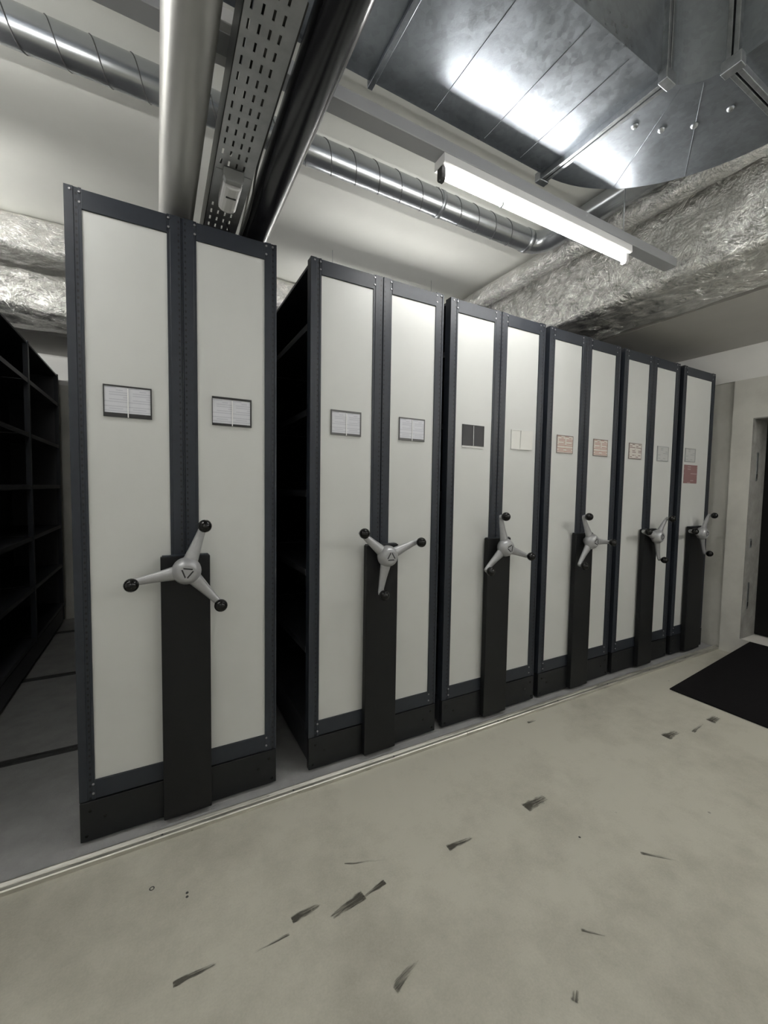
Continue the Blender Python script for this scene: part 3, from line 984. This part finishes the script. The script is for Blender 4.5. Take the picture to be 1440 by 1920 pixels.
# raised seams folded across the elbow
for adeg in (58, 32):
    a = math.radians(adeg)
    ca, sa = math.cos(a), math.sin(a)
    bm = bmesh.new()
    p0 = dl((EC[0] + (r_in + 0.01) * ca, EC[1] + (r_in + 0.01) * sa, DZb - 0.0002))
    p1 = dl((EC[0] + (r_out - 0.01) * ca, EC[1] + (r_out - 0.01) * sa, DZb - 0.001))
    add_tube(bm, [p0, p1], 0.0014, 6)
    build('elbow_seam', bm, 'galv', dk)
for bx, by in ((1.729, -0.866), (1.841, -0.909), (1.935, -0.986), (1.971, -1.094)):
    bm = bmesh.new()
    add_lathe(bm, [(0.014, 0.002), (0.0135, -0.003), (0.010, -0.008), (0.004, -0.0105)], dl((bx, by, DZb)), 'z', 14)
    build('vane_button', bm, 'galv_edge', dk)
# outgoing leg
for ys_ in (EC[1] - 0.012, EC[1] + 0.010):
    dbox('elbow_flange', (EC[0] + r_in - 0.022, EC[0] + r_out + 0.022, ys_ - 0.008, ys_ + 0.008, DZb - 0.026, DZt + 0.015), 'galv_edge', 0.002)
for x in (EC[0] + r_in - 0.010, EC[0] + r_out + 0.010):
    dbox('corner_clamp', (x - 0.018, x + 0.018, EC[1] - 0.032, EC[1] + 0.030, DZb - 0.030, DZb + 0.012), 'galv_edge', 0.003)
dbox('duct_section', (EC[0] + r_in, EC[0] + r_out, YF + 0.05, EC[1] - 0.004, DZb, DZt), 'galv')
for x, y in ((-1.2, yA0 - 0.01), (-1.2, yA1 + 0.01), (1.2, yA0 - 0.01)):
    bm = bmesh.new()
    add_tube(bm, [dl((x, y, DZb + 0.03)), dl((x, y, ZC))], 0.005, 8)
    build('hanger_rod', bm, 'galv_edge', dk)

# ------------------------------------------------------------------ foil insulated ducts
def foil_duct(name, label, axis, a0, a1, cross, rad, amp, pins, seed, tapes=()):
    """rounded-rectangle foil jacket running along axis; cross = (u0,u1,z0,z1)"""
    u0, u1, z0, z1 = cross
    cu, cz = (u0 + u1) / 2, (z0 + z1) / 2
    prof = []
    per_edge = 14
    for (ccu, ccz, st) in ((u1 - rad, z1 - rad, 0), (u0 + rad, z1 - rad, 90), (u0 + rad, z0 + rad, 180), (u1 - rad, z0 + rad, 270)):
        for k in range(6):
            a = math.radians(st + 90 * k / 5)
            prof.append((ccu + rad * math.cos(a), ccz + rad * math.sin(a), math.cos(a), math.sin(a)))
    # subdivide long straight runs
    full = []
    for i in range(len(prof)):
        p, q = prof[i], prof[(i + 1) % len(prof)]
        full.append(p)
        d = math.hypot(q[0] - p[0], q[1] - p[1])
        n = int(d / 0.028)
        for k in range(1, n):
            t = k / n
            full.append(tuple(p[j] * (1 - t) + q[j] * t for j in range(4)))
    n_l = int((a1 - a0) / 0.035)
    root = empty(name, ((a0 + a1) / 2 if axis == 'x' else cu, cu if axis == 'x' else (a0 + a1) / 2, z0), label, 'insulated duct')
    off = Vector(root.location)
    bm = bmesh.new()
    rings = []
    for i in range(n_l + 1):
        a = a0 + (a1 - a0) * i / n_l
        ring = []
        for (u, z, nu, nz) in full:
            q = Vector((a * 2.2 + seed, u * 5.0, z * 5.0))
            d = amp * (noise.noise(q) * 1.0 + 0.5 * noise.noise(q * 2.7) + 0.3 * abs(noise.noise(q * 6.1)) - 0.15)
            if pins:
                pa = (a / pins) % 1.0 - 0.5
                h = nu * u * 0 + (z - z0) / (z1 - z0)
                for hz in (0.30, 0.72):
                    dd = math.hypot(pa * pins, (h - hz) * (z1 - z0))
                    if abs(nu) > 0.5:
                        d -= 0.020 * math.exp(-(dd / 0.035) ** 2) * (1 + 0.5 * math.sin(7 * math.atan2(pa, h - hz)))
            for tp in tapes:
                if abs(a - tp) < 0.03:
                    d *= 0.3
            uu, zz = u + nu * d, z + nz * d
            p = Vector((a, uu, zz)) if axis == 'x' else Vector((uu, a, zz))
            ring.append(bm.verts.new(p - off))
        rings.append(ring)
    m_ = len(full)
    for A, B in zip(rings, rings[1:]):
        for k in range(m_):
            bm.faces.new((A[k], A[(k + 1) % m_], B[(k + 1) % m_], B[k])).smooth = True
    bm.faces.new(rings[0][::-1])
    bm.faces.new(rings[-1])
    build('foil_jacket', bm, 'foil', root)
    return root
foil_duct('foil_duct', 'large foil wrapped duct with dimples running along the right side of the ceiling', 'y', YF + 0.05, 2.72, (2.803, 3.418, 2.772, 3.375), 0.05, 0.016, 0.46, 3.1)
foil_duct('foil_pipe', 'slim foil wrapped pipe running beside the large foil duct at right', 'y', YF + 0.05, 1.90, (2.63, 2.78, 3.17, 3.34), 0.074, 0.007, 0, 9.7)
foil_duct('foil_duct', 'upper foil wrapped duct crossing behind the nearest unit on the left', 'x', XL + 0.05, 2.75, (1.98, 2.74, 3.125, 3.375), 0.05, 0.018, 0.5, 21.3)
foil_duct('foil_duct', 'lower foil wrapped duct crossing behind the nearest unit on the left', 'x', XL + 0.05, 2.75, (2.16, 2.74, 2.765, 3.075), 0.06, 0.022, 0.6, 33.9)

# ------------------------------------------------------------------ marks on the floor
def mark(pts, m, flip=False, bow=0.0):
    """a scuff: quad strip between two ends (x,y,halfwidth); 'fade' attribute thins it towards the end"""
    (x0, y0, w0), (x1, y1, w1) = pts
    c = Vector(((x0 + x1) / 2, (y0 + y1) / 2, 0.0006))
    d = Vector((x1 - x0, y1 - y0, 0))
    L = d.length
    ang = math.atan2(d.y, d.x)
    bm = bmesh.new()
    lay = bm.verts.layers.float.new('fade')
    n = 14
    rows = []
    for i in range(n + 1):
        t = i / n
        w_ = (w0 * (1 - t) + w1 * t) * (1 + 0.25 * noise.noise(Vector((t * 6, x0 * 9, y0 * 7))))
        yo = bow * math.sin(PI * t) + 0.004 * noise.noise(Vector((t * 4, y0 * 5, 3)))
        row = []
        for s in (-1, -0.6, 0, 0.6, 1):
            v = bm.verts.new(((t - 0.5) * L, yo + s * w_, 0))
            e = 0.0 if abs(s) < 0.9 else -0.28
            tt = t if flip else 1 - t
            v[lay] = 0.30 * tt + e + (-0.15 if i in (0, n) else 0.0)
            row.append(v)
        rows.append(row)
    for a, b in zip(rows, rows[1:]):
        for k in range(4):
            bm.faces.new((a[k], a[k + 1], b[k + 1], b[k]))
    o = build('scuff_mark', bm, m, floor)
    o.location = c - Vector(floor.location)
    o.rotation_euler = (0, 0, ang)
    return o
mark([(0.022, -0.668, 0.010), (0.142, -0.668, 0.008)], 'scuff')
mark([(0.235, -0.692, 0.004), (0.36, -0.690, 0.006)], 'scuff_light', True)
mark([(0.380, -0.652, 0.016), (0.482, -0.644, 0.010)], 'scuff')
mark([(0.498, -0.705, 0.012), (0.632, -0.684, 0.021)], 'scuff', True)
mark([(0.625, -0.692, 0.004), (0.724, -0.676, 0.013)], 'scuff', True)
mark([(0.590, -0.985, 0.018), (0.705, -0.955, 0.006)], 'scuff_light', False, 0.01)
mark([(1.020, -0.668, 0.018), (1.145, -0.674, 0.008)], 'scuff')
mark([(1.470, -0.660, 0.026), (1.612, -0.655, 0.022)], 'scuff')
mark([(2.650, -0.652, 0.028), (2.78, -0.652, 0.022)], 'scuff')
mark([(3.095, -0.688, 0.028), (3.20, -0.684, 0.026)], 'scuff')
mark([(2.86, -0.70, 0.012), (3.03, -0.68, 0.010)], 'scuff_light')
mark([(1.03, -1.25, 0.012), (1.06, -1.23, 0.010)], 'scuff_light')
mark([(1.70, -1.05, 0.008), (1.80, -1.14, 0.008)], 'scuff_light')
mark([(1.22, -1.13, 0.006), (1.28, -1.18, 0.006)], 'scuff_light')
mark([(2.03, -0.165, 0.012), (2.10, -0.165, 0.012)], 'scuff_light')
mark([(0.62, -0.54, 0.004), (0.78, -0.60, 0.004)], 'scuff_light')
for x, y in ((-0.035, -0.308), (0.076, -0.384), (0.075, -0.400), (1.548, -0.884)):
    bm = bmesh.new()
    if x < 0:
        for k in range(16):
            a, b = 2 * PI * k / 16, 2 * PI * (k + 1) / 16
            bm.faces.new([bm.verts.new((r * math.cos(t), r * math.sin(t), 0)) for r, t in ((0.005, a), (0.009, a), (0.009, b), (0.005, b))])
    else:
        bm.faces.new([bm.verts.new((0.005 * math.cos(2 * PI * k / 12), 0.005 * math.sin(2 * PI * k / 12), 0)) for k in range(12)])
    o = build('drill_hole', bm, 'cable', floor)
    o.location = Vector((x, y, 0.0006)) - Vector(floor.location)
